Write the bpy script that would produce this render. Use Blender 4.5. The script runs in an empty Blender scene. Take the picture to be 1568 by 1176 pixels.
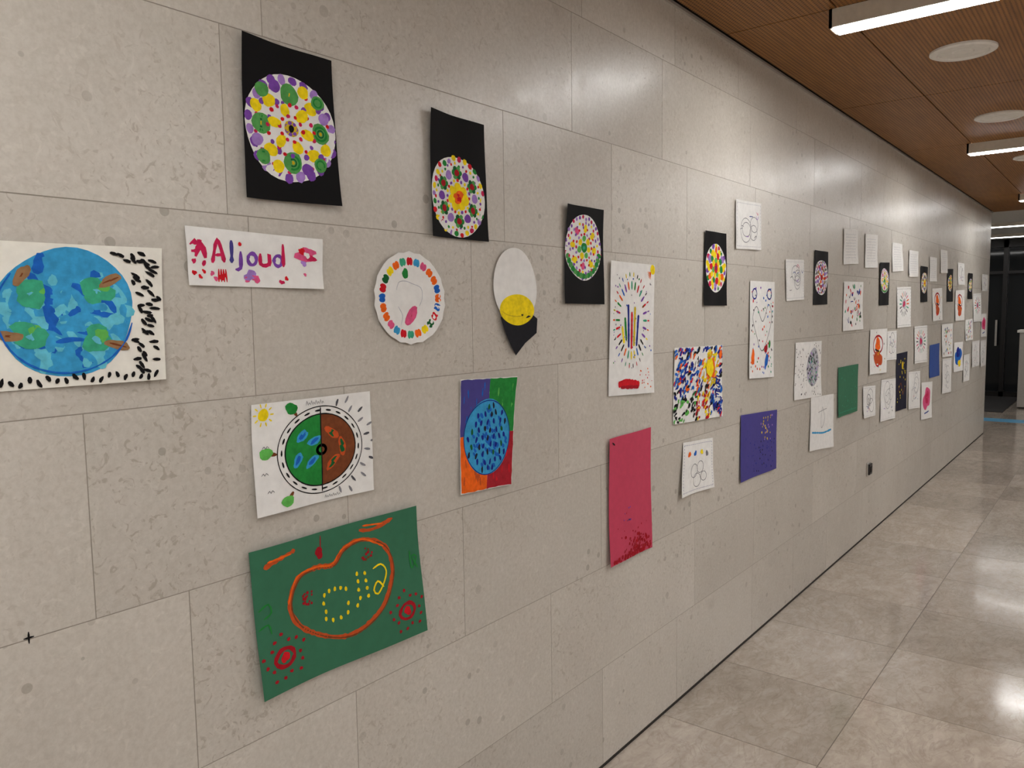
import bpy, math, random
from mathutils import Vector, Matrix
R=random.Random(7)
scn=bpy.context.scene
COL=bpy.context.collection
try:
    scn.view_settings.view_transform='Standard'
except Exception: pass

# ------------------------------------------------------------------ materials
def lin(c):
    return tuple(((v/255)/12.92 if v/255<=0.04045 else ((v/255+0.055)/1.055)**2.4) for v in c)
def mat(name):
    m=bpy.data.materials.new(name); m.use_nodes=True
    nt=m.node_tree; b=nt.nodes['Principled BSDF']
    return m,nt,b
def N(nt,t,**k):
    n=nt.nodes.new(t)
    for a,v in k.items(): setattr(n,a,v)
    return n
def L(nt,a,b): nt.links.new(a,b)
def ramp(nt,fac,stops):
    r=N(nt,'ShaderNodeValToRGB'); e=r.color_ramp.elements
    while len(e)<len(stops): e.new(0.5)
    for i,(p,c) in enumerate(stops):
        e[i].position=p; e[i].color=(c[0],c[1],c[2],1) if isinstance(c,(tuple,list)) else (c,c,c,1)
    L(nt,fac,r.inputs[0]); return r.outputs[0]
def mixc(nt,fac,a,b,mode='MIX'):
    m=N(nt,'ShaderNodeMix',data_type='RGBA',blend_type=mode)
    if isinstance(fac,(int,float)): m.inputs[0].default_value=fac
    else: L(nt,fac,m.inputs[0])
    for s,i in((a,6),(b,7)):
        if isinstance(s,(tuple,list)): m.inputs[i].default_value=(s[0],s[1],s[2],1)
        else: L(nt,s,m.inputs[i])
    return m.outputs[2]
def noise(nt,vec,scale,detail=4,rough=.55,dist=0):
    n=N(nt,'ShaderNodeTexNoise'); n.inputs['Scale'].default_value=scale; n.inputs['Detail'].default_value=detail
    n.inputs['Roughness'].default_value=rough; n.inputs['Distortion'].default_value=dist
    L(nt,vec,n.inputs['Vector']); return n.outputs[0]
def plain(name,rgb,rough=.6,metal=0,var=0.06,spec=.5,sc=40):
    m,nt,b=mat(name); tc=N(nt,'ShaderNodeTexCoord')
    c=lin(rgb); nz=noise(nt,tc.outputs['Object'],sc,3)
    col=ramp(nt,nz,[(0.3,tuple(v*(1-var) for v in c)),(0.7,tuple(min(1,v*(1+var)) for v in c))])
    L(nt,col,b.inputs['Base Color']); b.inputs['Roughness'].default_value=rough; b.inputs['Metallic'].default_value=metal
    b.inputs['Specular IOR Level'].default_value=spec
    return m

def stone_wall():
    m,nt,b=mat('limestone_panels'); tc=N(nt,'ShaderNodeTexCoord')
    at=N(nt,'ShaderNodeAttribute'); at.attribute_name='panel'
    va=N(nt,'ShaderNodeVectorMath',operation='MULTIPLY_ADD')
    L(nt,at.outputs['Color'],va.inputs[0]); va.inputs[1].default_value=(3,9,5); L(nt,tc.outputs['Object'],va.inputs[2])
    v=va.outputs[0]
    base=ramp(nt,noise(nt,v,2.2,5,.6),[(.3,lin((186,179,169))),(.5,lin((195,189,179))),(.72,lin((204,198,189)))])
    fine=ramp(nt,noise(nt,v,90,4,.65),[(.32,lin((181,173,162))),(.62,lin((207,201,192)))])
    c=mixc(nt,.42,base,fine)
    fl=ramp(nt,noise(nt,v,34,3,.6,1.5),[(.58,0.0),(.68,.65)])
    c=mixc(nt,fl,c,mixc(nt,.4,c,lin((224,218,208))))
    patch=ramp(nt,noise(nt,v,1.3,3,.5),[(.42,0.08),(.62,.72)])
    fk=ramp(nt,noise(nt,v,46,3,.55,1.4),[(.58,0.0),(.66,1.0)])
    mu=N(nt,'ShaderNodeMath',operation='MULTIPLY'); L(nt,patch,mu.inputs[0]); L(nt,fk,mu.inputs[1])
    c=mixc(nt,mu.outputs[0],c,lin((166,156,143)))
    vo=N(nt,'ShaderNodeTexVoronoi'); vo.inputs['Scale'].default_value=15; L(nt,v,vo.inputs['Vector'])
    md=N(nt,'ShaderNodeMath',operation='MULTIPLY_ADD'); L(nt,noise(nt,v,5,2),md.inputs[0]); md.inputs[1].default_value=-.30; L(nt,vo.outputs['Distance'],md.inputs[2])
    pit=ramp(nt,md.outputs[0],[(0.0,.5),(.008,0.0)])
    pm2=N(nt,'ShaderNodeMath',operation='MULTIPLY'); L(nt,pit,pm2.inputs[0]); L(nt,ramp(nt,noise(nt,v,1.9,2),[(.5,0.0),(.58,1.0)]),pm2.inputs[1])
    c=mixc(nt,pm2.outputs[0],c,lin((136,127,115)))
    vo2=N(nt,'ShaderNodeTexVoronoi'); vo2.inputs['Scale'].default_value=2.6
    dv=N(nt,'ShaderNodeVectorMath',operation='ADD'); L(nt,v,dv.inputs[0])
    nn=N(nt,'ShaderNodeTexNoise'); nn.inputs['Scale'].default_value=14; L(nt,v,nn.inputs['Vector'])
    sc=N(nt,'ShaderNodeVectorMath',operation='SCALE'); L(nt,nn.outputs['Color'],sc.inputs[0]); sc.inputs['Scale'].default_value=.14
    L(nt,sc.outputs[0],dv.inputs[1]); L(nt,dv.outputs[0],vo2.inputs['Vector'])
    sm=ramp(nt,vo2.outputs['Distance'],[(.04,.7),(.12,0.0)])
    c=mixc(nt,sm,c,mixc(nt,.26,c,lin((130,122,110))))
    sp=N(nt,'ShaderNodeSeparateColor'); L(nt,at.outputs['Color'],sp.inputs[0])
    tone=ramp(nt,sp.outputs[0],[(0,(.94,.938,.935)),(1,(1.04,1.04,1.04))])
    c=mixc(nt,1.0,c,tone,'MULTIPLY')
    L(nt,c,b.inputs['Base Color'])
    rg=ramp(nt,noise(nt,v,18,4),[(.3,.28),(.7,.40)]); L(nt,rg,b.inputs['Roughness'])
    bp=N(nt,'ShaderNodeBump'); bp.inputs['Strength'].default_value=.035; bp.inputs['Distance'].default_value=.002
    L(nt,noise(nt,v,50,3),bp.inputs['Height']); L(nt,bp.outputs[0],b.inputs['Normal'])
    return m
def stone_floor():
    m,nt,b=mat('polished_stone_tiles'); tc=N(nt,'ShaderNodeTexCoord')
    at=N(nt,'ShaderNodeAttribute'); at.attribute_name='panel'
    va=N(nt,'ShaderNodeVectorMath',operation='MULTIPLY_ADD')
    L(nt,at.outputs['Color'],va.inputs[0]); va.inputs[1].default_value=(13,9,7); L(nt,tc.outputs['Object'],va.inputs[2])
    v=va.outputs[0]
    mp=N(nt,'ShaderNodeMapping'); mp.inputs['Scale'].default_value=(1.0,.5,1); L(nt,v,mp.inputs[0]); vv=mp.outputs[0]
    c=ramp(nt,noise(nt,vv,5,5,.6,1.2),[(.28,lin((160,148,135))),(.48,lin((177,165,152))),(.72,lin((195,184,172)))])
    f2=ramp(nt,noise(nt,vv,34,5,.7,.8),[(.36,lin((154,141,128))),(.64,lin((198,188,176)))])
    c=mixc(nt,.34,c,f2)
    vein=ramp(nt,noise(nt,vv,7,4,.6,2.0),[(.47,0.0),(.5,.38),(.53,0.0)])
    c=mixc(nt,vein,c,lin((144,131,118)))
    sp=N(nt,'ShaderNodeSeparateColor'); L(nt,at.outputs['Color'],sp.inputs[0])
    tone=ramp(nt,sp.outputs[1],[(0,(.80,.795,.785)),(.5,(.93,.925,.92)),(1,(1.07,1.065,1.06))])
    c=mixc(nt,1.0,c,tone,'MULTIPLY'); L(nt,c,b.inputs['Base Color'])
    rg=ramp(nt,noise(nt,v,5,4),[(.3,.10),(.7,.16)]); L(nt,rg,b.inputs['Roughness'])
    b.inputs['Specular IOR Level'].default_value=.65
    return m
def wood_ceiling():
    m,nt,b=mat('perforated_wood'); tc=N(nt,'ShaderNodeTexCoord')
    mp=N(nt,'ShaderNodeMapping'); mp.inputs['Scale'].default_value=(18,1.2,1); L(nt,tc.outputs['Object'],mp.inputs[0])
    c=ramp(nt,noise(nt,mp.outputs[0],3,5,.6),[(.3,lin((138,92,44))),(.7,lin((166,116,62)))])
    vm=N(nt,'ShaderNodeVectorMath',operation='SCALE'); vm.inputs['Scale'].default_value=1/.016; L(nt,tc.outputs['Object'],vm.inputs[0])
    fr=N(nt,'ShaderNodeVectorMath',operation='FRACTION'); L(nt,vm.outputs[0],fr.inputs[0])
    sb=N(nt,'ShaderNodeVectorMath',operation='SUBTRACT'); sb.inputs[1].default_value=(.5,.5,0); L(nt,fr.outputs[0],sb.inputs[0])
    ml=N(nt,'ShaderNodeVectorMath',operation='MULTIPLY'); ml.inputs[1].default_value=(1,1,0); L(nt,sb.outputs[0],ml.inputs[0])
    ln=N(nt,'ShaderNodeVectorMath',operation='LENGTH'); L(nt,ml.outputs[0],ln.inputs[0])
    hole=ramp(nt,ln.outputs['Value'],[(.22,1.0),(.28,0.0)])
    c=mixc(nt,hole,c,lin((62,38,18)))
    L(nt,c,b.inputs['Base Color']); b.inputs['Roughness'].default_value=.5; b.inputs['Specular IOR Level'].default_value=.3
    return m
def emit(name,rgb,s):
    m,nt,b=mat(name); b.inputs['Base Color'].default_value=(1,1,1,1)
    b.inputs['Emission Color'].default_value=(*rgb,1); b.inputs['Emission Strength'].default_value=s
    return m

M_wall=stone_wall(); M_floor=stone_floor(); M_wood=wood_ceiling()
M_joint=plain('mortar_joint',(150,142,131),.9)
M_grout=plain('grout',(108,98,88),.8)
M_dark=plain('dark_shadow_gap',(34,28,24),.8)
M_plaster=plain('cream_plaster',(208,205,199),.85)
M_white=plain('white_enamel',(230,227,220),.45)
M_house=plain('luminaire_housing',(214,206,192),.4)
M_alu=plain('brushed_aluminium',(190,186,180),.3,.6)
M_frame=plain('dark_bronze_frame',(42,40,40),.35,.4)
M_diff=emit('lit_diffuser',(1,.99,.975),48.0)
M_diff2=emit('added_lobby_diffuser',(1,.98,.95),14.0)
m_,nt_,b_=mat('night_glass'); b_.inputs['Base Color'].default_value=(.012,.014,.016,1); b_.inputs['Roughness'].default_value=.06; M_glass=m_

PAL=dict(white=(232,231,228),cream=(234,231,221),black=(13,12,14),red=(204,20,34),dred=(160,14,30),orange=(236,100,20),
 yellow=(240,212,16),green=(34,130,54),lgreen=(96,178,82),dgreen=(20,90,44),blue=(26,96,186),sky=(56,150,200),dblue=(20,34,130),
 purple=(120,70,164),lilac=(162,126,198),pinkp=(216,84,130),pink=(194,68,94),brown=(116,62,32),tan=(146,112,78),
 gray=(132,132,138),dgray=(80,80,86),lgray=(182,183,190),papergreen=(56,112,84),paperpurple=(72,66,136),paperblue=(54,80,146),
 navy=(26,26,44),crimson=(196,32,82),teal=(58,160,124),swirl=(82,152,78),ochre=(206,176,24),offblack=(26,26,32),aqua=(96,184,206),
 paperred=(160,30,42),rust=(190,78,32))
PM={}
def pm(k):
    if k not in PM:
        sheet_=k in('white','cream','papergreen','paperpurple','paperblue','pink')
        PM[k]=plain(('paper_' if sheet_ else 'paint_')+k,PAL[k],.8,0,.05 if sheet_ or k in('black','navy') else .16,.2,40 if sheet_ else 70)
    return PM[k]
M_tack=plain('adhesive_putty',(214,212,200),.8)

# ------------------------------------------------------------------ generic mesh builder
class MB:
    def __init__(s): s.v=[];s.f=[];s.m=[];s.mats=[];s.c=[]
    def mi(s,m):
        if m not in s.mats: s.mats.append(m)
        return s.mats.index(m)
    def face(s,idx,m): s.f.append(idx); s.m.append(s.mi(m))
    def box(s,a,b,m,bev=0):
        x0,y0,z0=a;x1,y1,z1=b;k=len(s.v)
        s.v+=[(x0,y0,z0),(x1,y0,z0),(x1,y1,z0),(x0,y1,z0),(x0,y0,z1),(x1,y0,z1),(x1,y1,z1),(x0,y1,z1)]
        for q in((0,3,2,1),(4,5,6,7),(0,1,5,4),(1,2,6,5),(2,3,7,6),(3,0,4,7)): s.face([k+i for i in q],m)
    def lathe(s,cx,cy,prof,m,n=48):
        k=len(s.v)
        for r,z in prof:
            for i in range(n):
                a=2*math.pi*i/n; s.v.append((cx+r*math.cos(a),cy+r*math.sin(a),z))
        for j in range(len(prof)-1):
            for i in range(n):
                i2=(i+1)%n; s.face([k+j*n+i,k+j*n+i2,k+(j+1)*n+i2,k+(j+1)*n+i],m)
        s.face([k+(len(prof)-1)*n+i for i in range(n)],m)
    def obj(s,name,smooth=False,bevel=0,origin=None):
        me=bpy.data.meshes.new(name); me.from_pydata(s.v,[],s.f)
        for m in s.mats: me.materials.append(m)
        me.polygons.foreach_set('material_index',s.m)
        if smooth: me.polygons.foreach_set('use_smooth',[True]*len(s.f))
        me.update(); o=bpy.data.objects.new(name,me); COL.objects.link(o)
        if bevel:
            md=o.modifiers.new('b','BEVEL'); md.width=bevel; md.segments=2; md.limit_method='ANGLE'
        return o
def panels_obj(name,rects,mk,m,back=None):
    b=MB(); cols=[]
    for r in rects:
        n0=len(b.v); mk(b,r,m); col=(R.random(),R.random(),R.random(),1); cols+= [col]*(len(b.v)-n0)
    if back:
        n0=len(b.v)
        for a in back: b.box(a[0],a[1],a[2])
        cols+=[(.5,.5,.5,1)]*(len(b.v)-n0)
    o=b.obj(name)
    at=o.data.attributes.new('panel','FLOAT_COLOR','POINT')
    at.data.foreach_set('color',[x for c in cols for x in c])
    return o

# ------------------------------------------------------------------ room shell
CE=2.744; WY0,WY1=-4.0,11.35; XR=6.0
known={6:[.976,2.09,2.69],5:[.25,.88,1.745,2.326,2.9],4:[.35,.925,1.60,2.35],3:[.02,.588,1.153,2.0],2:[.1,.76,1.545,2.25],1:[.5,1.158,1.95],0:[.3,1.4],7:[.5,1.6]}
rects=[]
for k in range(8):
    z0=.36*k; z1=min(.36*(k+1),CE)
    js=sorted(known[k]); a=js[0]
    while a>WY0: a-=R.uniform(.5,1.1); js.insert(0,a)
    a=js[-1]
    while a<WY1: a+=R.uniform(.55,1.15); js.append(a)
    js=[max(WY0,min(WY1,j)) for j in js]
    for p,q in zip(js,js[1:]):
        if q-p>.02: rects.append((p,q,z0,z1))
def mkwall(b,r,m):
    g=.0010
    b.box((-.02,r[0]+g,r[2]+g),(0,r[1]-g,r[3]-g),m)
panels_obj('wall_left',rects,mkwall,M_wall,[((-.3,WY0,0),(-.0006,WY1-.001,CE),M_joint)])
# floor tiles
rects=[]
for i in range(-7,10):
    for j in range(-12,23):
        x0=.6*i; y0=3.305+.6*j
        rects.append((x0,x0+.6,y0,y0+.6))
def mkfloor(b,r,m):
    g=.0016
    b.box((r[0]+g,r[2]+g,-.02),(r[1]-g,r[3]-g,0),m)
panels_obj('floor',rects,mkfloor,M_floor,[((-4.2,-4.2,-.2),(XR+.2,17.1,-.0008),M_grout)])
# wood ceiling panels
rects=[]
ys=[3.23+1.62*k for k in range(-5,6)]+[11.35]
xs=[.018,.46,1.66,2.86,4.06,5.26,XR]
for i in range(len(xs)-1):
    for j in range(len(ys)-1): rects.append((xs[i],xs[i+1],ys[j],ys[j+1]))
def mkc(b,r,m):
    g=.003
    b.box((r[0]+g,r[2]+g,CE),(r[1]-g,r[3]-g,CE+.02),m)
panels_obj('ceiling',rects,mkc,M_wood,[((-.3,-4.87,CE+.012),(XR+.1,11.35,CE+.15),M_dark)])
b=MB(); b.box((-4.2,11.35,CE),(XR+.1,16.6,CE+.15),M_plaster); b.obj('ceiling_lobby')
b=MB(); b.box((0,-4,CE-.012),(.012,11.35,CE-.001),M_alu); b.obj('trim_1')
b=MB(); b.box((0.0,-4,0.0005),(.003,11.35,.010),M_dark); b.obj('painted_shadow_gap_left')  # dark strip painting in the shadow line at the wall foot, not a baseboard
b=MB(); b.box((XR,-4,0),(XR+.2,16.6,CE),M_plaster); b.obj('wall_right')
b=MB(); b.box((-.3,-4.2,0),(XR+.2,-4.0,CE),M_plaster); b.obj('wall_back')
b=MB(); b.box((-4.2,11.15,0),(-.3,11.35,CE),M_plaster); b.obj('wall_lobby_near')
b=MB(); b.box((-4.3,11.35,0),(-4.1,16.6,CE),M_plaster); b.obj('wall_lobby_side')
# glazed end facade
b=MB()
b.box((-4.1,16.2,0),(XR,16.22,CE-.02),M_glass)
b.box((-4.1,16.1,CE-.14),(XR,16.3,CE-.001),M_frame); b.box((-4.1,16.1,0.001),(XR,16.3,.09),M_frame)
x=-4.1
while x<XR-.1:
    b.box((x,16.1,0.001),(x+.07,16.3,CE-.01),M_frame); x+=.62
b.box((-4.1,16.12,2.15),(XR,16.28,2.2),M_frame)
for hx in(-.42,.2,-1.66): b.box((hx-.04,16.04,.9),(hx-.01,16.07,1.35),M_alu); b.box((hx-.035,16.06,.95),(hx-.015,16.11,.97),M_alu); b.box((hx-.035,16.06,1.28),(hx-.015,16.11,1.3),M_alu)
b.obj('window_1')

# luminaires
for y0 in(-3.25,-.01,3.23,6.47,9.71):
  for x0,x1 in((.43,2.6),(3.3,5.5)):  # second row is out of view, added to light the wall more evenly
    b=MB(); zt,zb=CE,CE-.068
    b.box((x0,y0,zb),(x1,y0+.012,zt),M_house); b.box((x0,y0+.098,zb),(x1,y0+.11,zt),M_house)
    b.box((x0,y0,zb),(x0+.012,y0+.11,zt),M_house); b.box((x1-.012,y0,zb),(x1,y0+.11,zt),M_house)
    b.box((x0+.012,y0+.012,zb-.004),(x1-.012,y0+.098,zb+.02),M_diff)
    b.obj('added_lobby_light')
for (cx,cy) in((.752,4.12),(.72,5.66),(.752,7.36),(.72,8.90),(.752,.88),(.72,2.42),(.752,-2.3)):
    b=MB(); z=CE
    b.lathe(cx,cy,[(.135,z),(.135,z-.008),(.122,z-.014),(.105,z-.014),(.100,z-.007),(.045,z-.007),(.040,z-.011),(.02,z-.012)],M_white)
    b.obj('ceiling_speaker',smooth=False)
for ly in(12.9,14.9):
    b=MB(); b.box((-1.6,ly,CE-.05),(1.4,ly+.12,CE),M_house); b.box((-1.58,ly+.01,CE-.055),(1.38,ly+.11,CE-.04),M_diff2); b.obj('added_lobby_light')  # lobby lights are added to brighten the far end

# ------------------------------------------------------------------ artworks
class Art(MB):
    def __init__(s,corners,cw,ch,curl=(0,0,0,0),wave=.002,base=.0015,seed=1):
        super().__init__(); s.cn=[(corners[i]/1000,corners[i+1]/1000) for i in range(0,8,2)]
        s.w=cw;s.h=ch;s.curl=curl;s.wave=wave;s.base=base+.0008;s.k=0;s.r=random.Random(seed);s.ph=s.r.uniform(0,6); s.clip=True
        s.tk=((.12,.08),(.88,.08),(.12,.9),(.88,.9))
    def pos(s,x,y,off):
        if s.clip: x=min(max(x,0),s.w); y=min(max(y,0),s.h)
        u=x/s.w; v=y/s.h
        (a,b),(c,d),(e,f),(g,h)=s.cn
        Y=(1-u)*(1-v)*a+u*(1-v)*c+u*v*e+(1-u)*v*g; Z=(1-u)*(1-v)*b+u*(1-v)*d+u*v*f+(1-u)*v*h
        q=s.curl; uu=min(max(u,0),1); vv=min(max(v,0),1)
        X=s.base+off+q[0]*((1-uu)**3)*((1-vv)**2)+q[1]*(uu**3)*((1-vv)**2)+q[2]*(uu**3)*(vv**2)+q[3]*((1-uu)**3)*(vv**2)
        X+=s.wave*(.5+.5*math.sin(2.4*math.pi*u+s.ph+1.7*v))+s.wave*.5*(.5+.5*math.sin(7*v+s.ph*2+1.5*u))
        return (X,Y,Z)
    def off(s): s.k+=1; return .0005+s.k*6e-6
    def sheet(s,c,n=16):
        k=len(s.v); 
        for j in range(n+1):
            for i in range(n+1): s.v.append(s.pos(s.w*i/n,s.h*j/n,0))
        for j in range(n):
            for i in range(n):
                a=k+j*(n+1)+i; s.face([a,a+n+1,a+n+2,a+1],pm(c))
    def blob(s,x,y,rx,ry=None,c='red',rot=0,wob=.1,n=14,fn=None):
        ry=ry or rx; o=s.off(); k=len(s.v); big=max(rx,ry); rings=max(1,int(big/1.6)); n=n if big<4 else 40
        ph=[s.r.uniform(0,6.28) for _ in range(3)]
        s.v.append(s.pos(x,y,o)); cr,sr=math.cos(rot),math.sin(rot)
        for g in range(1,rings+1):
            for i in range(n):
                a=2*math.pi*i/n
                w=1+wob*(.5*math.sin(2*a+ph[0])+.35*math.sin(3*a+ph[1])+.25*math.sin(5*a+ph[2]))
                if fn: w*=fn(a)
                dx=rx*w*math.cos(a)*g/rings; dy=ry*w*math.sin(a)*g/rings
                s.v.append(s.pos(x+dx*cr-dy*sr,y+dx*sr+dy*cr,o))
        for i in range(n): s.face([k,k+1+(i+1)%n,k+1+i],pm(c))
        for g in range(rings-1):
            for i in range(n):
                i2=(i+1)%n; p=k+1+g*n; q=p+n; s.face([p+i,p+i2,q+i2,q+i],pm(c))
    def stroke(s,pts,w,c,wob=.15,closed=False,taper=True):
        o=s.off(); P=[]
        n=len(pts); L_=n if closed else n-1
        for i in range(L_):
            p0=pts[(i-1)%n] if closed or i>0 else pts[i]; p1=pts[i]; p2=pts[(i+1)%n]; p3=pts[(i+2)%n] if closed or i+2<n else p2
            d=math.hypot(p2[0]-p1[0],p2[1]-p1[1]); st=max(2,int(d/.7)) if n>2 or d>2 else 3
            for j in range(st):
                t=j/st
                P.append(tuple(.5*((2*p1[q])+(-p0[q]+p2[q])*t+(2*p0[q]-5*p1[q]+4*p2[q]-p3[q])*t*t+(-p0[q]+3*p1[q]-3*p2[q]+p3[q])*t**3) for q in(0,1)))
        P.append(pts[0] if closed else pts[-1]); m=len(P); k=len(s.v)
        for i in range(m):
            a=P[max(0,i-1)]; b=P[min(m-1,i+1)]
            if closed and i in(0,m-1): a=P[m-2]; b=P[1]
            dx,dy=b[0]-a[0],b[1]-a[1]; l=math.hypot(dx,dy) or 1; hw=w/2*(1+wob*s.r.uniform(-1,1))
            if taper and not closed and i in(0,m-1): hw*=.45
            if closed and i==m-1: hw=w/2
            nx,ny=-dy/l*hw,dx/l*hw
            s.v.append(s.pos(P[i][0]+nx,P[i][1]+ny,o)); s.v.append(s.pos(P[i][0]-nx,P[i][1]-ny,o))
        for i in range(m-1): a=k+2*i; s.face([a,a+1,a+3,a+2],pm(c))
    def oval(s,cx,cy,rx,ry,w,c,n=16,wob=.15):
        s.stroke([(cx+rx*math.cos(2*math.pi*i/n),cy+ry*math.sin(2*math.pi*i/n)) for i in range(n)],w,c,wob,closed=True)
    def rect(s,x0,y0,x1,y1,c,n=8,jit=.25):
        o=s.off(); k=len(s.v)
        for j in range(n+1):
            for i in range(n+1):
                jx=s.r.uniform(-jit,jit) if i in(0,n) else 0; jy=s.r.uniform(-jit,jit) if j in(0,n) else 0
                s.v.append(s.pos(x0+(x1-x0)*i/n+jx,y0+(y1-y0)*j/n+jy,o))
        for j in range(n):
            for i in range(n):
                a=k+j*(n+1)+i; s.face([a,a+n+1,a+n+2,a+1],pm(c))
    def dots(s,n,x0,y0,x1,y1,r0,r1,cols,el=1.0):
        for _ in range(n):
            r=s.r.uniform(r0,r1); s.blob(s.r.uniform(x0,x1),s.r.uniform(y0,y1),r,r*el,s.r.choice(cols),s.r.uniform(0,3),.15,8)
    def ring(s,cx,cy,rx,ry,n,r,cols,ph=0,el=1,jit=.06,nn=10):
        for i in range(n):
            a=2*math.pi*i/n+ph; q=1+s.r.uniform(-jit,jit)
            s.blob(cx+rx*q*math.cos(a),cy+ry*q*math.sin(a),r*s.r.uniform(.85,1.15),r*el*s.r.uniform(.85,1.15),cols[i%len(cols)],a,.12,nn)
    def border(s,m,step,c,w=.25,ln=.6):
        x=m
        while x<s.w-m:
            s.stroke([(x,m),(x+ln,m)],w,c); s.stroke([(x,s.h-m),(x+ln,s.h-m)],w,c); x+=step
        y=m
        while y<s.h-m:
            s.stroke([(m,y),(m,y+ln)],w,c); s.stroke([(s.w-m,y),(s.w-m,y+ln)],w,c); y+=step
    def done(s,name):
        for u,v in s.tk:     # adhesive putty holding the sheet to the stone
            p=s.pos(u*s.w,v*s.h,0); d=.005
            s.box((.0006,p[1]-d,p[2]-d),(max(p[0]-.0014,.0008),p[1]+d,p[2]+d),M_tack)
        return s.obj(name,smooth=True)

def mandala(cn,cx,cy,r,scheme,curl=(0,0,0,0),seed=1,wave=.004,lod=1):
    a=Art(cn,21,30,curl,wave,.002,seed); a.sheet('black',20); a.blob(cx,cy,r,r,'white',0,.03)
    S=r/10.
    def ring(f,n,sz,cols,ph=0,el=1,jit=.05): a.ring(cx,cy,f*r,f*r,n,sz*S,cols,ph,el,jit)
    if scheme=='A':
        ring(.91,24,.95,['purple','purple','lilac'],.1)
        ring(.78,30,.40,['red','crimson'],.2,1,.08)
        for i in range(8):
            t=i*math.pi/4+.39; px,py=cx+.80*r*math.cos(t),cy+.80*r*math.sin(t)
            a.blob(px,py,1.25*S,1.2*S,['yellow','purple','yellow','lilac'][i%4])
        for i in range(8):
            t=i*math.pi/4; px,py=cx+.64*r*math.cos(t),cy+.64*r*math.sin(t)
            if i%2==0:
                a.blob(px,py,2.0*S,2.0*S,'swirl'); a.oval(px,py,1.35*S,1.3*S,.45*S,'green',8); a.oval(px,py,.7*S,.7*S,.3*S,'dgreen',7); a.blob(px,py,.35*S,.35*S,'ochre')
            else:
                a.blob(px,py,1.5*S,1.25*S,'yellow'); a.blob(px+1.7*S,py,.65*S,.65*S,'purple'); a.blob(px-1.6*S,py+.5*S,.6*S,.6*S,'purple')
        for i in range(4):
            t=i*math.pi/2+.8; px,py=cx+.86*r*math.cos(t),cy+.86*r*math.sin(t)
            a.blob(px,py,1.5*S,1.4*S,'swirl'); a.oval(px,py,.9*S,.85*S,.35*S,'green',8)
        ring(.48,20,.42,['red','crimson','purple'],0,1,.1); ring(.35,6,1.4,['yellow'],.2,.8)
        ring(.24,10,.40,['red','crimson'],.1)
        a.blob(cx,cy,1.5*S,1.5*S,'ochre'); a.ring(cx,cy,1.1*S,1.1*S,7,.38*S,['purple']); a.blob(cx,cy,.55*S,.75*S,'black')
    elif scheme=='B':
        ring(.92,30,.72,['yellow','red','green','lilac','yellow','crimson'])
        ring(.80,36,.38,['purple','red','yellow','green'],.1,1,.06)
        for i in range(6):
            t=i*math.pi/3+.5; px,py=cx+.60*r*math.cos(t),cy+.60*r*math.sin(t)
            for q in range(6): a.blob(px+1.15*S*math.cos(q*1.05),py+1.15*S*math.sin(q*1.05),.68*S,.68*S,['green','dgreen','swirl'][q%3])
            a.blob(px,py,.85*S,.85*S,'dred')
        for i in range(6):
            t=i*math.pi/3+.5+.52; a.blob(cx+.6*r*math.cos(t),cy+.6*r*math.sin(t),1.15*S,1.15*S,['purple','lilac'][i%2])
        ring(.40,20,.42,['red','purple','yellow'],0)
        ring(.23,7,1.35,['yellow'],.2); a.blob(cx,cy,1.7*S,1.6*S,'orange',0,.35); a.blob(cx,cy+.2,1.0*S,1.1*S,'red',0,.3)
    elif scheme=='C':
        ring(.92,34,.58,['purple','crimson','lilac'],0)
        for i in range(16):
            t=.25+i*.17; a.blob(cx+.88*r*math.cos(t),cy+.88*r*math.sin(t),1.1*S,.9*S,['green','swirl'][i%2])
        ring(.76,28,.5,['crimson','lilac','purple','yellow'],.1,1,.08)
        ring(.60,8,1.4,['yellow','yellow','pinkp'],.1,.8); ring(.60,16,.45,['red','purple'],.3)
        ring(.42,16,.48,['red','lilac','crimson']); ring(.27,7,1.0,['yellow','lgreen'],.2)
        a.blob(cx,cy,1.6*S,1.6*S,'green'); a.blob(cx,cy,.7*S,.7*S,'teal')
    elif scheme=='D':
        ring(.88,18,1.2,['purple','yellow','crimson','green'],.2); ring(.70,12,1.6,['yellow','orange','yellow','lilac'],0)
        ring(.52,10,1.5,['green','yellow','red'],.1); ring(.30,7,1.5,['yellow','lgreen'],.2); a.blob(cx,cy,2.2*S,2.2*S,'red'); a.blob(cx,cy,.9*S,.9*S,'dblue')
    else:
        ring(.90,24,.75,['dgray','purple','dred'],.2); ring(.72,18,.95,['crimson','dgray','lilac'],0)
        ring(.50,12,1.2,['dred','tan','purple'],.1); ring(.28,7,1.0,['orange','lilac'],.2); a.blob(cx,cy,1.6*S,1.6*S,'dred')
    return a
mandala([919,2153,1140,2149,1151,1840,914,1835],10.5,15.7,10.3,'A',(.008,.006,.016,.010),3).done('mandala_painting')
mandala([1440,2108,1652,2103,1663,1794,1439,1795],10.0,19.7,9.9,'B',(.010,.004,.008,.010),4,.004).done('mandala_painting')
mandala([2040,1934,2262,1935,2259,1624,2028,1627],9.9,12.6,10.0,'C',(.010,.005,.006,.005),5).done('mandala_painting')
mandala([3059,1926,3271,1927,3278,1618,3045,1619],10.6,14.6,9.8,'D',(.003,.003,.003,.003),6).done('mandala_painting')
mandala([4484,1922,4734,1924,4743,1623,4480,1619],10.5,14.8,9.8,'E',seed=7).done('mandala_painting')
mandala([5922,1912,6203,1923,6219,1617,5936,1613],10.5,12.8,8.6,'C',seed=8).done('mandala_painting')
mandala([7280,1940,7574,1940,7594,1644,7326,1638],10.5,14,8.8,'B',seed=9).done('mandala_painting')
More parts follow.
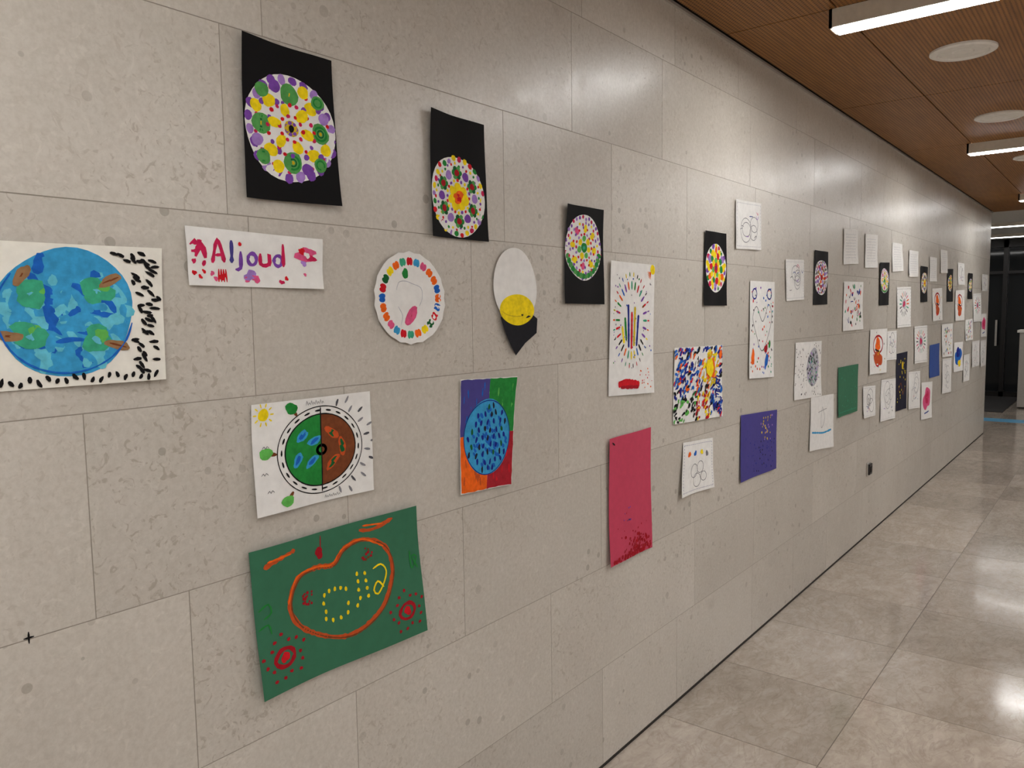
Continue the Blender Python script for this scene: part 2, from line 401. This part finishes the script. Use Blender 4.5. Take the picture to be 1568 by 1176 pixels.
mandala([8489,1955,8802,1966,8830,1646,8514,1645],10.5,13,7.5,'D',seed=10).done('mandala_painting')
mandala([9711,1955,10021,1957,10042,1677,9732,1676],10.5,14,7.5,'A',seed=11).done('mandala_painting')

# --- earth painting
a=Art([429,1724,737,1726,731,1489,417,1489],31,24,(0,.005,.010,0),.004,seed=21); a.sheet('cream')
a.blob(14.8,11.4,11.0,10.6,'sky',0,.06)
for i in range(130):
    t=a.r.uniform(0,6.28); q=9.2*math.sqrt(a.r.random()); x,y=14.8+q*math.cos(t),11.4+q*math.sin(t); d=a.r.gauss(.9,.7)
    l=a.r.uniform(1,2.4); a.stroke([(x-l*math.cos(d),y-l*math.sin(d)),(x+.3,y-.3),(x+l*math.cos(d),y+l*math.sin(d))],a.r.uniform(.8,1.8),a.r.choice(['blue','sky','aqua','aqua','sky','sky']),.25)
for x,y in((9.5,8.2),(19.6,7.6),(9.2,15),(19.4,16.0)):
    a.blob(x,y,2.6,2.0,'teal',.4,.35); a.blob(x+.6,y-.5,1.3,1.0,'lgreen',.3,.35); a.blob(x-.8,y+1.2,1.5,1.2,'teal',.3,.35); a.blob(x-.2,y+.3,.9,.5,'aqua',.6,.3)
for x,y,rt in((21.8,6.0,-.4),(6.0,15.2,.1),(22.6,17.3,.3),(8.0,5.4,-1.1)): a.blob(x,y,2.0,.9,'tan',rt,.25); a.stroke([(x-1.4*math.cos(rt),y-1.4*math.sin(rt)),(x+1.5*math.cos(rt),y+1.5*math.sin(rt))],.3,'brown',.3)
a.stroke([(14.8+10.6*math.cos(t/10),11.4+10.3*math.sin(t/10)) for t in range(2,40,3)],.3,'blue',.4)
for i in range(46):
    x=a.r.uniform(25.4,30.2); y=.8+i*.48+a.r.uniform(-.4,.4)
    if x-14.8<11.8 and abs(y-11.4)<4.5: x+=1.6
    a.blob(min(x,30.4),y,a.r.uniform(.6,1.0),.32,'black',a.r.uniform(-.2,1.1),.2,8)
for i in range(22):
    a.blob(.8+i*1.35,22.8+a.r.uniform(-.5,.5),a.r.uniform(.5,.8),.34,'black',a.r.uniform(.8,2.2),.2,8)
for i in range(6): a.blob(22.5+i*1.1,1.5+i*.3+a.r.uniform(-.5,.5),.8,.3,'black',a.r.uniform(0,1),.2,8)
a.done('earth_painting')

# --- name banner
a=Art([786,1771,1099,1765,1098,1658,789,1661],31,11,(.003,.005,.004,0),.004,seed=22); a.sheet('white')
for p in(((.6,3.4),(1.6,2.8),(2.6,3.6)),((1.6,5.6),(2.2,4.0),(2.8,2.4)),((2.2,2.4),(3.2,4.0),(3.6,5.8)),((.8,4.6),(2.4,4.5)),((.8,6.2),(1.6,6.6)),((2.9,6.6),(3.6,6.9))): a.stroke(list(p),.85,'crimson',.5)
for x,y,r_ in((1.2,8.6,.6),(2.4,9.3,.5),(3.2,8.3,.5)): a.blob(x,y,r_,r_*.6,'red',.5,.4)
a.stroke([(5.0,6.6),(6.2,2.2),(7.6,6.4)],.8,'crimson',.3); a.stroke([(5.6,5.1),(7.2,4.9)],.6,'crimson')
a.stroke([(9.2,2.0),(9.2,6.4)],.8,'paperpurple',.3)
a.stroke([(11.2,4),(11.2,7.3),(10,7.6)],.75,'purple',.3); a.blob(11.1,2.6,.4,.4,'red')
a.oval(13.9,5.4,1.0,1.15,.75,'purple',8,.3)
a.stroke([(15.8,4.1),(15.9,6.2),(17.1,6.5),(17.9,5.9),(17.9,4.1),(18.1,6.6)],.75,'crimson',.3)
a.oval(20.0,5.4,.95,1.1,.75,'purple',8,.3); a.stroke([(21.2,1.8),(21.3,6.6)],.75,'crimson',.3)
for x,y,rx,ry,c in((26.4,4.0,1.9,1.5,'pinkp'),(27.6,3.0,1.4,.9,'pinkp'),(25.7,3.0,.9,.6,'red'),(28,4.4,1.1,.8,'crimson'),(27.0,3.8,.7,.6,'white'),(26.2,5.6,.8,.5,'lilac')): a.blob(x,y,rx,ry,c,.2,.45)
for x,y,r_,c in((7.0,9.2,.8,'red'),(13.4,8.7,1.4,'lilac'),(14.6,9.3,1.0,'pinkp'),(12.6,9.5,.7,'pinkp'),(20.6,9.8,.6,'crimson'),(21.8,9.0,.5,'red'),(4.9,8.6,.5,'pinkp'),(26.4,8.0,.4,'pinkp'),(5.6,9.6,.5,'pinkp')): a.blob(x,y,r_,r_*.8,c,0,.4)
for i in range(4): a.stroke([(6.3+i*.5,7.7),(6.2+i*.6,10.2)],.4,'red')
a.done('name_banner')

# --- heart plate (scalloped disc)
a=Art([1240,1755,1485,1755,1485,1525,1240,1525],24.5,23,(.0,.006,.010,0),.004,.003,23); a.tk=((.35,.3),(.65,.3),(.5,.7))
a.blob(12.25,11.5,11.5,10.9,'white',0,.015,40,fn=lambda t:1+.022*abs(math.sin(9*t))*2)
hc=['orange','blue','red','dgreen','yellow','orange','teal','red','sky','pinkp','orange']
for i in range(24):
    t=2*math.pi*i/24; x,y=12.25+9.4*math.cos(t),11.5+8.9*math.sin(t); c=hc[i%len(hc)]
    a.blob(x+.42*math.sin(t),y-.42*math.cos(t),1.0,.66,c,t,.1,10); a.blob(x-.42*math.sin(t),y+.42*math.cos(t),1.0,.66,c,t,.1,10)
a.blob(10.6,5.6,1.35,1.0,'green',1.3,.2); a.blob(12.6,15.8,3.0,1.4,'pinkp',-.85,.1); a.blob(13.4,15.2,1.8,.5,'pink',-.85,.1)
a.stroke([(7.5,9.6),(8.2,7.8),(10.5,7.4),(13,8),(16,9),(16.4,11.5),(15.4,13.5)],.18,'lgray'); a.stroke([(8,13.5),(9.6,15.8),(9.0,18)],.18,'lgray')
a.done('paper_plate_with_hearts')

# --- white disc with yellow circle and black cone
a=Art([1680,1790,1890,1790,1890,1480,1680,1480],21,31,(0,0,.012,.008),.003,.003,24); a.clip=False; a.tk=((.4,.2),(.6,.2),(.5,.75))
a.blob(10.4,11.4,10.0,10.8,'white',0,.02)
o=a.off(); k=len(a.v)
pts=[(3.0,20.2),(5.0,19.2),(10.4,19.4),(15.2,19.4),(18.4,19.8),(20.0,20.8),(19.4,25.0),(14.4,27.8),(9.8,31.2),(7.6,28.6),(4.4,23.8)]
cx_=11;cy_=23.2; a.v.append(a.pos(cx_,cy_,o))
for g in(.34,.67,1):
    for x,y in pts: a.v.append(a.pos(cx_+(x-cx_)*g,cy_+(y-cy_)*g,o))
n=len(pts)
for i in range(n): a.face([k,k+1+i,k+1+(i+1)%n],pm('offblack'))
for g in range(2):
    for i in range(n): p=k+1+g*n; a.face([p+i,p+n+i,p+n+(i+1)%n,p+(i+1)%n],pm('offblack'))
a.k+=60   # the yellow disc is a separate layer lying clear of the black sheet
a.blob(10.8,18.1,7.9,4.5,'yellow',0,.02)
a.stroke([(3.6,18.4),(6,19.5),(10.8,20.0),(15.4,19.5),(18.0,18.4)],.25,'ochre')
a.done('round_paper_cutout')

# --- crayons drawing
a=Art([2306,1772,2616,1768,2606,1297,2294,1311],31,46,(.004,.005,.010,.002),.004,seed=25); a.sheet('white')
cl=['red','green','blue','yellow','orange','purple','teal','black']
for q,(rx,ry,n) in enumerate(((12,16,30),(9.3,12.2,28))):
    for i in range(n):
        t=2*math.pi*i/n; x,y=14.8+rx*math.cos(t),20+ry*math.sin(t); l=.8 if q==0 else 1.5
        a.stroke([(x-l*math.cos(t),y-l*math.sin(t)),(x+l*math.cos(t),y+l*math.sin(t))],.75 if q else .5,a.r.choice(cl))
for x,y0,y1,c in((11.4,19,27,'green'),(13,14.5,29.5,'dblue'),(14.8,17,30,'red'),(16.4,15.2,29,'ochre'),(18.2,18,29,'dblue'),(10,22,28,'yellow')): a.stroke([(x-(14.8-x)*.3,y0),(x,y1)],1.1,c)
a.dots(46,1.5,3,29.5,40,.22,.4,['blue','gray','purple','green']); a.stroke([(6.5,42.3),(13,41.6),(20.5,42.6)],2.2,'red',.2); a.stroke([(8,43.2),(20,43.4)],1.2,'dred',.3)
a.blob(29.4,1.8,1.8,1.8,'yellow'); 
for t in range(6): a.stroke([(28,2.8),(28-2.6*math.cos(t*.3),2.8+2.6*math.sin(t*.3))],.25,'orange')
a.dots(20,20,36,30,44,.2,.35,['red','orange'])
a.done('crayon_drawing')

# --- "save the earth" drawing
a=Art([908,1423,1227,1423,1224,1190,906,1191],32,23.3,(.004,.0,.004,.010),.004,seed=26); a.sheet('white')
cx,cy=17.3,11.6
def half(rx,ry,c,side):
    o=a.off();k=len(a.v);n=20;rings=6
    a.v.append(a.pos(cx,cy,o))
    for g in range(1,rings+1):
        for i in range(n+1):
            t=math.pi/2+math.pi*i/n if side<0 else -math.pi/2+math.pi*i/n
            a.v.append(a.pos(cx+rx*g/rings*math.cos(t),cy+ry*g/rings*math.sin(t),o))
    for i in range(n): a.face([k,k+1+i,k+2+i],pm(c))
    for g in range(rings-1):
        for i in range(n): p=k+1+g*(n+1); a.face([p+i,p+i+1,p+n+2+i,p+n+1+i],pm(c))
half(9.6,7.8,'green',-1); half(9.6,7.8,'brown',1)
a.oval(cx,cy,9.7,7.9,.3,'black',24)
for x,y,rt in((12.2,8.0,-.6),(14.6,13.8,-.5),(10.8,13.0,-.9),(15.4,9.4,-.4)): a.blob(x,y,1.9,.9,'sky',rt,.25); a.blob(x,y,1.2,.45,'blue',rt,.25)
for x,y,rt in((20.4,8.2,.5),(23.2,11.6,1.3),(20.4,14.8,-.6)): a.blob(x,y,2.2,1.0,'rust',rt,.25); a.blob(x,y,1.6,.7,'dgreen',rt,.25)
a.stroke([(cx,2.2),(cx,21.0)],.32,'black')
for i in range(22):
    t=2*math.pi*i/22; a.stroke([(cx+10.6*math.cos(t),cy+8.75*math.sin(t)),(cx+10.6*math.cos(t+.15),cy+8.75*math.sin(t+.15))],.4,'black')
a.oval(cx,cy,11.6,9.6,.22,'black',26)
def tree(x,y,dx,dy,c):
    a.stroke([(x,y),(x+dx,y+dy)],.8,'brown'); a.blob(x+dx*1.5,y+dy*1.5,1.5,1.3,c,0,.2)
tree(11,3.4,-.9,-1.1,'green'); tree(5.6,11,-1.7,-.3,'lgreen'); tree(9.3,19.5,-1.0,1.2,'lgreen')
a.blob(2.8,2.4,1.3,1.3,'yellow')
for t in range(10): a.stroke([(2.8+1.6*math.cos(t*.63),2.4+1.6*math.sin(t*.63)),(2.8+2.5*math.cos(t*.63),2.4+2.5*math.sin(t*.63))],.3,'yellow')
for i in range(15):
    t=-1.2+i*.17; q=13.0+(i%2)*1.7; a.blob(cx+q*math.cos(t)*1.02,cy+q*math.sin(t)*.82,.95,.3,'gray' if i%3 else 'dgray',t,.15,8)
for x,y in((3,9.5),(2.4,15),(3.6,18.8)): a.stroke([(x-.8,y),(x-.3,y-.5),(x,y),(x+.4,y-.5),(x+.9,y)],.14,'dgray')
for i in range(8): a.stroke([(13.4+i*.62,1.5),(13.6+i*.62,.5+.4*(i%2)),(13.9+i*.62,1.4)],.12,'dgray'); a.stroke([(18+i*.55,22.6),(18.2+i*.55,21.9+.3*(i%2)),(18.45+i*.55,22.6)],.1,'dgray')
a.done('save_the_earth_drawing')

# --- blue planet, four coloured corners
a=Art([1542,1426,1778,1418,1746,1107,1530,1118],24,32,(0,.010,.005,.003),.004,seed=27); a.sheet('white')
for x0,y0,x1,y1,c,c2 in((0.2,.2,12,16,'paperpurple','blue'),(12,.2,23.8,16,'green','lgreen'),(.2,16,12,31.8,'orange','rust'),(12,16,23.8,31.8,'paperred','red')):
    a.rect(x0,y0,x1,y1,c,8,.12)
    for i in range(12):
        x=a.r.uniform(x0+.6,x1-.6); y=a.r.uniform(y0+1.5,y1-2.5); a.stroke([(x,y-1),(x+a.r.uniform(-.4,.4),y+1.4)],a.r.uniform(.3,.8),c2,.3)
a.blob(11.8,17.0,10.4,10.8,'sky',0,.03)
for i in range(60):
    t=a.r.uniform(0,6.28);q=a.r.uniform(0,8.6); a.stroke([(11.8+q*math.cos(t),17+q*math.sin(t)),(11.8+q*math.cos(t)+1,17+q*math.sin(t)+1.1)],.9,'blue',.3)
for j in range(-4,5):
    for i in range(-3,4):
        x=11.8+i*2.7+a.r.uniform(-.5,.5)+(j%2)*1.1; y=17+j*2.25+a.r.uniform(-.4,.4)
        if math.hypot(x-11.8,y-17)<9.4: a.blob(x,y,.48,.9,a.r.choice(['dblue','navy','dgreen','dblue']),a.r.uniform(-.4,.4),.25,9)
a.oval(11.8,17,10.2,10.6,.25,'dblue',22)
a.done('blue_planet_painting')

# --- large green painting
a=Art([883,1125,1355,1126,1380,798,899,806],47,32,(.0,.004,.014,.008),.007,.003,28); a.sheet('papergreen',24)
H=[(8.7,13.8),(11.3,8.6),(16.5,7.7),(21,8.3),(24.5,5.4),(30,4.6),(36,7.6),(37.7,13.6),(34.5,20.7),(29,24.5),(23,25.6),(16.5,23.4),(10.6,19)]
a.stroke(H,1.1,'rust',.3,closed=True); a.stroke([(x+.5,y+.35) for x,y in H],.35,'brown',.4,closed=True); a.stroke([(x-.3,y-.1) for x,y in H[:7]],.4,'orange',.4)
a.stroke([(3,4.2),(6,3.4),(11,2.2)],.9,'rust',.4); a.stroke([(4,3.2),(10,2.8)],.4,'orange',.4)
a.stroke([(29,2.2),(33,2.8),(39,1.4)],.9,'rust',.3); a.stroke([(30,1.4),(36,2)],.4,'orange',.3)
a.stroke([(18,0.8),(17.8,4)],.25,'dred'); a.blob(17.4,4.6,1.1,1.3,'dred',0,.3)
for cx_,cy_ in((6.3,24.6),(41,25)):
    a.stroke([(cx_-2.6,cy_+.3),(cx_-1,cy_-1.7),(cx_+1.4,cy_-1.6),(cx_+2.4,cy_),(cx_+1,cy_+1.8),(cx_-1.2,cy_+1.8)],.9,'dred',.3,closed=True); a.blob(cx_,cy_,1.05,1.2,'red',0,.3)
    for i in range(15):
        t=i*.42; q=3.9+(i%3)*.8; 
        a.blob(cx_+q*math.cos(t),cy_+q*.95*math.sin(t),.48,.42,'dred',0,.2,8)
a.dots(16,11.7,12.2,14.8,15.4,.24,.4,['dred']); a.dots(14,28.8,6.6,32.2,9.6,.24,.4,['dred','brown'])
for x,y in((18,14.6),(19.4,14),(21,14),(22.6,14.2),(24,14.8),(17.6,16.4),(18,18.4),(17.8,20),(19.6,20.8),(21.8,20.9),(23.8,20.3),(24.2,18.2),(27.4,12.2),(27.5,14),(27.4,16),(27.6,18),(29.6,12.6),(29.7,14.4),(29.8,16.2),(29.9,18.1),(26.6,19.5)): a.blob(x,y,.4,.52,'yellow',0,.2,8)
a.stroke([(32,12.2),(34.4,11.6),(35.8,13.6),(34.6,16.4),(32.6,18.4),(31.6,17.2),(33,15.4),(34.6,17.2)],.42,'yellow')
a.stroke([(1,13),(3.4,12),(4,14),(2,15)],.4,'green'); a.stroke([(.6,17),(3,16.4),(3.6,18.6)],.4,'green'); a.stroke([(43.6,10.5),(43.8,15),(45.8,12.6),(44.2,12),(45.8,15.4)],.4,'green')
a.done('green_painting')

# --- pink
a=Art([2289,1165,2597,1168,2597,710,2289,714],31,45.5,(.006,0,.005,.010),.004,.002,29); a.sheet('pink')
for i in range(110):
    x=a.r.gauss(20,5.6); y=45.3-abs(a.r.gauss(0,3.2))-.4*(x>18)*a.r.uniform(0,4)
    if 1<x<30.5: a.blob(x,y,a.r.uniform(.3,.75),None,a.r.choice(['dred','paperred','dred']),0,.3,8)
a.dots(26,2,44,29,45.3,.4,.9,['dred']); a.dots(9,9,26,15,33,.2,.4,['purple','paperpurple']); a.dots(5,4,28,27,36,.15,.25,['dred'])
a.blob(3,2.2,1.2,.3,'black',.5); a.blob(26.5,40,.9,.9,'dred',0,.4)
a.done('pink_painting')

# --- dense abstract
a=Art([2787,1455,3247,1448,3240,1137,2778,1155],46,31,(0,0,.006,0),.004,seed=30); a.sheet('white')
for i in range(440):
    x=a.r.uniform(.6,45.4); y=a.r.uniform(.6,30.4)
    if math.hypot((x-33)/10,(y-9)/9)<.9: c=a.r.choice(['yellow','orange','yellow','ochre'])
    elif y>21 and x<20: c=a.r.choice(['black','offblack','lgreen','white','black'])
    elif y>19 and 17<x<33: c=a.r.choice(['yellow','red','dred','dgreen'])
    else: c=a.r.choice(['blue','dblue','dblue','blue','dblue','red','orange','black','white'])
    t=a.r.gauss(-.8,.5); l=a.r.uniform(.7,1.8); a.stroke([(x-l*math.cos(t),y-l*math.sin(t)),(x,y),(x+l*math.cos(t+.3),y+l*math.sin(t+.3))],a.r.uniform(.8,1.5),c,.3)
a.blob(33,9,4,4.4,'yellow',0,.2); a.stroke([(35,5),(37,9),(37,14)],1.6,'orange'); a.blob(43.5,4,1.6,2,'orange'); 
for i in range(24): a.stroke([(38+a.r.uniform(0,6),13+i*.65),(39.5+a.r.uniform(0,5),13.6+i*.65)],.6,a.r.choice(['dblue','dblue','white']))
a.done('abstract_painting')

# --- coloured sheets with dots
def dotted(cn,cw,ch,c,cols,n,area,seed,r=(.3,.5),curl=(0,0,.004,.004)):
    a=Art(cn,cw,ch,curl,.003,seed=seed); a.sheet(c); a.dots(n,*area,*r,cols); return a
a=dotted([3461,1115,3929,1092,3923,791,3454,801],47,30,'paperpurple',['dblue','navy'],44,(17,14,44,28),31); a.dots(34,25,2,42,14,.35,.6,['ochre','lilac','yellow']); a.dots(14,4,9,20,27,.2,.4,['dblue']); a.done('purple_painting')
a=dotted([4980,1238,5433,1234,5429,924,4990,927],45,31,'papergreen',['teal'],20,(3,3,42,28),32)
for i in range(20): a.blob(3+i*2,28.5,.35,.5,'teal')
a.done('green_painting')
a=dotted([6509,1245,6888,1247,6880,789,6521,801],37,45,'navy',['yellow'],26,(5,5,33,40),33,r=(.5,.9)); a.blob(20,10,3,3,'ochre'); a.stroke([(8,30),(16,24),(24,33),(30,28)],.9,'brown'); a.done('dark_paper_painting')
a=dotted([7769,1257,8223,1262,8246,955,7788,964],45,30,'paperblue',['dblue'],20,(4,4,40,26),34); a.done('blue_painting')

# --- white doodle drawings
def doodle(cn,cw,ch,seed,kind='gray',name='pencil_drawing',curl=(0,0,.006,.004)):
    a=Art(cn,cw,ch,curl,.004,seed=seed); a.sheet('white')
    r=a.r; W,H_=cw,ch
    if kind=='gray':
        a.border(1.2,1.5,'lgray',.3,.8)
        for _ in range(4):
            x=r.uniform(.3,.7)*W;y=r.uniform(.3,.7)*H_;q=r.uniform(.12,.22)*W
            a.oval(x,y,q,q*r.uniform(.7,1.0),.3,'gray',8)
        for _ in range(7):
            x=r.uniform(.15,.8)*W;y=r.uniform(.2,.85)*H_; a.stroke([(x,y),(x+r.uniform(1,3),y+r.uniform(-2,2)),(x+r.uniform(2,5),y)],.35,r.choice(['gray','dgray','lilac','paperblue','pinkp']))
    elif kind=='text':
        y=H_*.15
        while y<H_*.85:
            x=W*.15
            while x<W*.8: l=r.uniform(.8,2.4); a.stroke([(x,y),(x+l,y+r.uniform(-.2,.2))],.28,'lgray'); x+=l+.6
            y+=1.8
    elif kind=='color':
        for _ in range(34): a.blob(r.uniform(.1,.9)*W,r.uniform(.08,.92)*H_,r.uniform(.6,1.8),r.uniform(.6,1.8),r.choice(['red','blue','yellow','green','orange','dblue','pinkp','black','teal']),r.uniform(0,3),.3)
        for _ in range(9):
            x=r.uniform(.2,.7)*W;y=r.uniform(.2,.8)*H_; a.stroke([(x,y),(x+r.uniform(1,4),y+r.uniform(-3,3)),(x+r.uniform(3,6),y+r.uniform(-2,2))],.6,r.choice(['dblue','red','black','green']))
    elif kind=='figure':
        cx,cy=W*.48,H_*.45
        a.oval(cx,cy-.10*H_,.28*W,.2*H_,1.4,'dred',9)
        a.blob(cx,cy-.1*H_,.16*W,.14*H_,'orange',0,.3); a.blob(cx+1,cy+.2*H_,.22*W,.17*H_,'rust',0,.3); a.stroke([(cx-6,cy+.3*H_),(cx,cy+.38*H_),(cx+7,cy+.3*H_)],1.4,'red'); a.stroke([(cx-7,cy),(cx+7,cy+2)],1.2,'black'); a.dots(14,2,2,W-2,H_-2,.4,.8,['red','black','yellow'])
    elif kind=='ellipse':
        a.blob(W*.66,H_*.46,W*.24,H_*.34,'lgray',0,.05)
        for _ in range(130):
            t=r.uniform(0,6.28); q=math.sqrt(r.random()); a.blob(W*.66+q*W*.23*math.cos(t),H_*.46+q*H_*.33*math.sin(t),r.uniform(.4,.9),None,r.choice(['dgray','gray','teal','lilac','offblack','offblack']),0,.3,7)
        for _ in range(90):
            x=r.uniform(1,W-1);y=r.uniform(1,H_-1)
            if math.hypot((x-W*.66)/(W*.27),(y-H_*.46)/(H_*.38))>1: a.blob(x,y,.6,.28,'offblack',r.uniform(0,3),.2,7)
    elif kind=='blueline':
        a.stroke([(3,H_*.66),(W*.3,H_*.68),(W*.6,H_*.7),(W-4,H_*.66)],1.0,'sky',.3)
        a.stroke([(W*.5,H_*.2),(W*.45,H_*.4),(W*.5,H_*.6),(W*.62,H_*.45),(W*.52,H_*.22)],.35,'gray'); a.stroke([(W*.3,H_*.3),(W*.7,H_*.25)],.3,'gray')
    elif kind=='sun':
        cx,cy=W*.5,H_*.42
        for i in range(18):
            t=i*.35; a.stroke([(cx+.2*W*math.cos(t),cy+.2*H_*math.sin(t)),(cx+.36*W*math.cos(t),cy+.32*H_*math.sin(t))],1.0,r.choice(['dgray','pinkp','orange','dgray','teal']))
        a.blob(cx,cy,.15*W,.14*H_,'lgray',0,.2); a.blob(cx,cy,.09*W,.08*H_,'crimson',0,.3); a.border(1.5,2.5,'gray',.5,1)
    elif kind=='pinkblob':
        a.blob(W*.5,H_*.45,W*.3,H_*.3,'pinkp',0,.3); a.blob(W*.5,H_*.42,W*.16,H_*.15,'crimson',0,.3); a.stroke([(W*.3,H_*.85),(W*.7,H_*.8)],1.2,'paperblue')
    elif kind=='bluefig':
        a.blob(W*.5,H_*.5,W*.35,H_*.28,'blue',0,.3); a.blob(W*.45,H_*.35,W*.2,H_*.15,'dblue',0,.3); a.blob(W*.6,H_*.72,W*.2,H_*.1,'yellow',0,.3)
    return a.done(name)
a=Art([3552,1732,3873,1733,3866,1263,3542,1278],32,46,(0,0,.006,.008),.004,seed=41); a.sheet('white')
a.stroke([(16,19),(9,12),(4,17),(8,24),(16,33),(25,24),(28,16),(23,11)],.4,'dgray',closed=True)
a.dots(80,2,3,30,44,.35,.7,['red','green','blue','orange','purple','black','teal']); a.blob(5,36,2.4,3.4,'orange',0,.3); a.blob(21,32,2.2,2.2,'dred',0,.3); a.blob(22,38,2.0,4,'blue',.3,.3); a.blob(26,30,1.4,2,'green')
for x,y in((6,6),(24,6)): a.oval(x,y,3,2.4,.7,'dblue',7)
a.done('heart_drawing')
doodle([3374,2085,3677,2095,3677,1879,3373,1869],30,21,51)
a=Art([2870,1070,3146,1054,3150,839,2831,853],30,21,(0,0,.008,.012),.004,seed=52); a.sheet('white'); a.border(1.3,1.2,'dblue',.25,.5)
for x,y,c in((6,5,'orange'),(12,5,'blue'),(19,5,'yellow'),(24,6,'gray')): a.blob(x,y,1.3,1.1,c,0,.3)
for x,y,q in((12,12,3.4),(18,11,3),(15,16,3.4),(21,15,2.4)): a.oval(x,y,q,q*.8,.25,'gray',8)
a.done('pencil_drawing')
Dl=[([4017,1851,4311,1860,4312,1648,4037,1640],'gray'),([4198,1420,4646,1414,4643,1096,4183,1114],'ellipse'),([4477,1101,4897,1085,4894,762,4449,800],'blueline'),
([5037,2080,5355,2095,5359,1881,5041,1864],'text'),([5063,1762,5510,1768,5507,1459,5059,1458],'color'),([5529,2083,5848,2096,5854,1874,5534,1862],'text'),
([5707,1450,6180,1447,6177,1127,5703,1142],'figure'),([5560,1073,5886,1055,5891,842,5580,854],'gray'),([6068,1078,6511,1059,6485,755,6044,777],'gray'),
([6284,2073,6597,2078,6623,1876,6289,1860],'text'),([6467,1749,6935,1762,6931,1444,6484,1444],'sun'),([6190,1424,6487,1424,6493,1206,6190,1214],'gray'),
([6825,2045,7161,2052,7166,1846,6831,1837],'text'),([7101,1440,7626,1440,7650,1119,7145,1132],'sun'),([6959,1074,7387,1056,7382,742,6953,771],'gray'),
([7457,949,7942,923,7937,594,7479,623],'pinkblob'),([7642,2032,7963,2036,7969,1826,7649,1819],'text'),([7802,1759,8259,1772,8281,1474,7851,1470],'figure'),
([8133,2120,8457,2125,8463,1917,8139,1907],'text'),([8289,1431,8872,1432,8901,1105,8345,1122],'color'),([8381,1101,8868,1087,8899,743,8409,767],'gray'),
([8986,1233,9537,1225,9563,916,9009,933],'bluefig'),([8954,1757,9500,1771,9528,1454,8979,1450],'figure'),([9046,2039,9440,2042,9488,1825,9092,1818],'gray'),
([9655,1452,10140,1459,10150,1224,9662,1227],'color'),([9600,1074,10004,1069,10027,775,9600,787],'gray'),([10120,1736,10701,1749,10735,1419,10170,1422],'sun'),
([10143,1200,10700,1196,10728,900,10174,905],'gray'),([10765,1505,11200,1508,11200,1230,10788,1230],'pinkblob'),([10760,1187,11230,1181,11230,870,10825,871],'gray'),([10695,1970,11174,1976,11186,1780,10707,1776],'gray')]
for i,(cn,kd) in enumerate(Dl):
    w=(cn[2]-cn[0])/10; h=(cn[1]-cn[7])/10
    doodle(cn,w,h,60+i,kd,{'text':'handwritten_note','gray':'pencil_drawing','sun':'sunburst_drawing','figure':'figure_painting','color':'colourful_painting','ellipse':'dotted_ellipse_drawing','blueline':'blue_line_drawing','pinkblob':'pink_flower_painting','bluefig':'blue_figure_painting'}[kd])

# --- cross mark, wall socket
a=Art([471,1094,491,1094,491,1072,471,1072],2,2.2,wave=0,base=-.0004); a.stroke([(1,.1),(1,2.1)],.3,'black'); a.stroke([(.2,1.1),(1.8,1.1)],.3,'black')
a.obj('cross_mark_sticker')
b=MB(); b.box((0.0005,5.72,.435),(.012,5.81,.525),M_alu); b.box((.012,5.728,.443),(.022,5.802,.517),M_frame); b.box((.022,5.745,.46),(.026,5.785,.50),M_dark); b.obj('wall_socket',bevel=.002)

# --- far lobby
b=MB(); b.box((-4.0,13.7,.0005),(-.05,16.05,.012),plain('entrance_mat_rubber',(46,44,44),.9)); b.obj('entrance_mat')
b=MB(); b.box((-.3,12.6,.0004),(1.4,12.95,.002),plain('blue_floor_tape',(90,160,200),.4)); b.obj('floor_tape')
b=MB(); b.box((.06,14.4,0.02),(.62,14.75,1.18),M_alu); b.box((.03,14.37,1.18),(.65,14.78,1.22),M_white); b.box((.08,14.42,0),(.60,14.73,.02),M_frame); b.box((.14,14.385,.72),(.54,14.4,1.1),M_frame); b.obj('information_kiosk',bevel=.004)

# ------------------------------------------------------------------ world & camera
w=bpy.data.worlds.new('World'); scn.world=w; w.use_nodes=True
w.node_tree.nodes['Background'].inputs[0].default_value=(.05,.055,.07,1); w.node_tree.nodes['Background'].inputs[1].default_value=.3
cd=bpy.data.cameras.new('Camera'); cam=bpy.data.objects.new('Camera',cd); COL.objects.link(cam)
Rm=Matrix(((.7862,-.0440,.6165),(.6179,.0802,-.7822),(-.01503,.99582,.0902)))
cam.rotation_mode='QUATERNION'; cam.rotation_quaternion=Rm.to_quaternion(); cam.location=(1.394,0,1.6)
cd.sensor_width=36; cd.lens=1200/1568*36; cd.clip_start=.02; cd.clip_end=100
scn.camera=cam
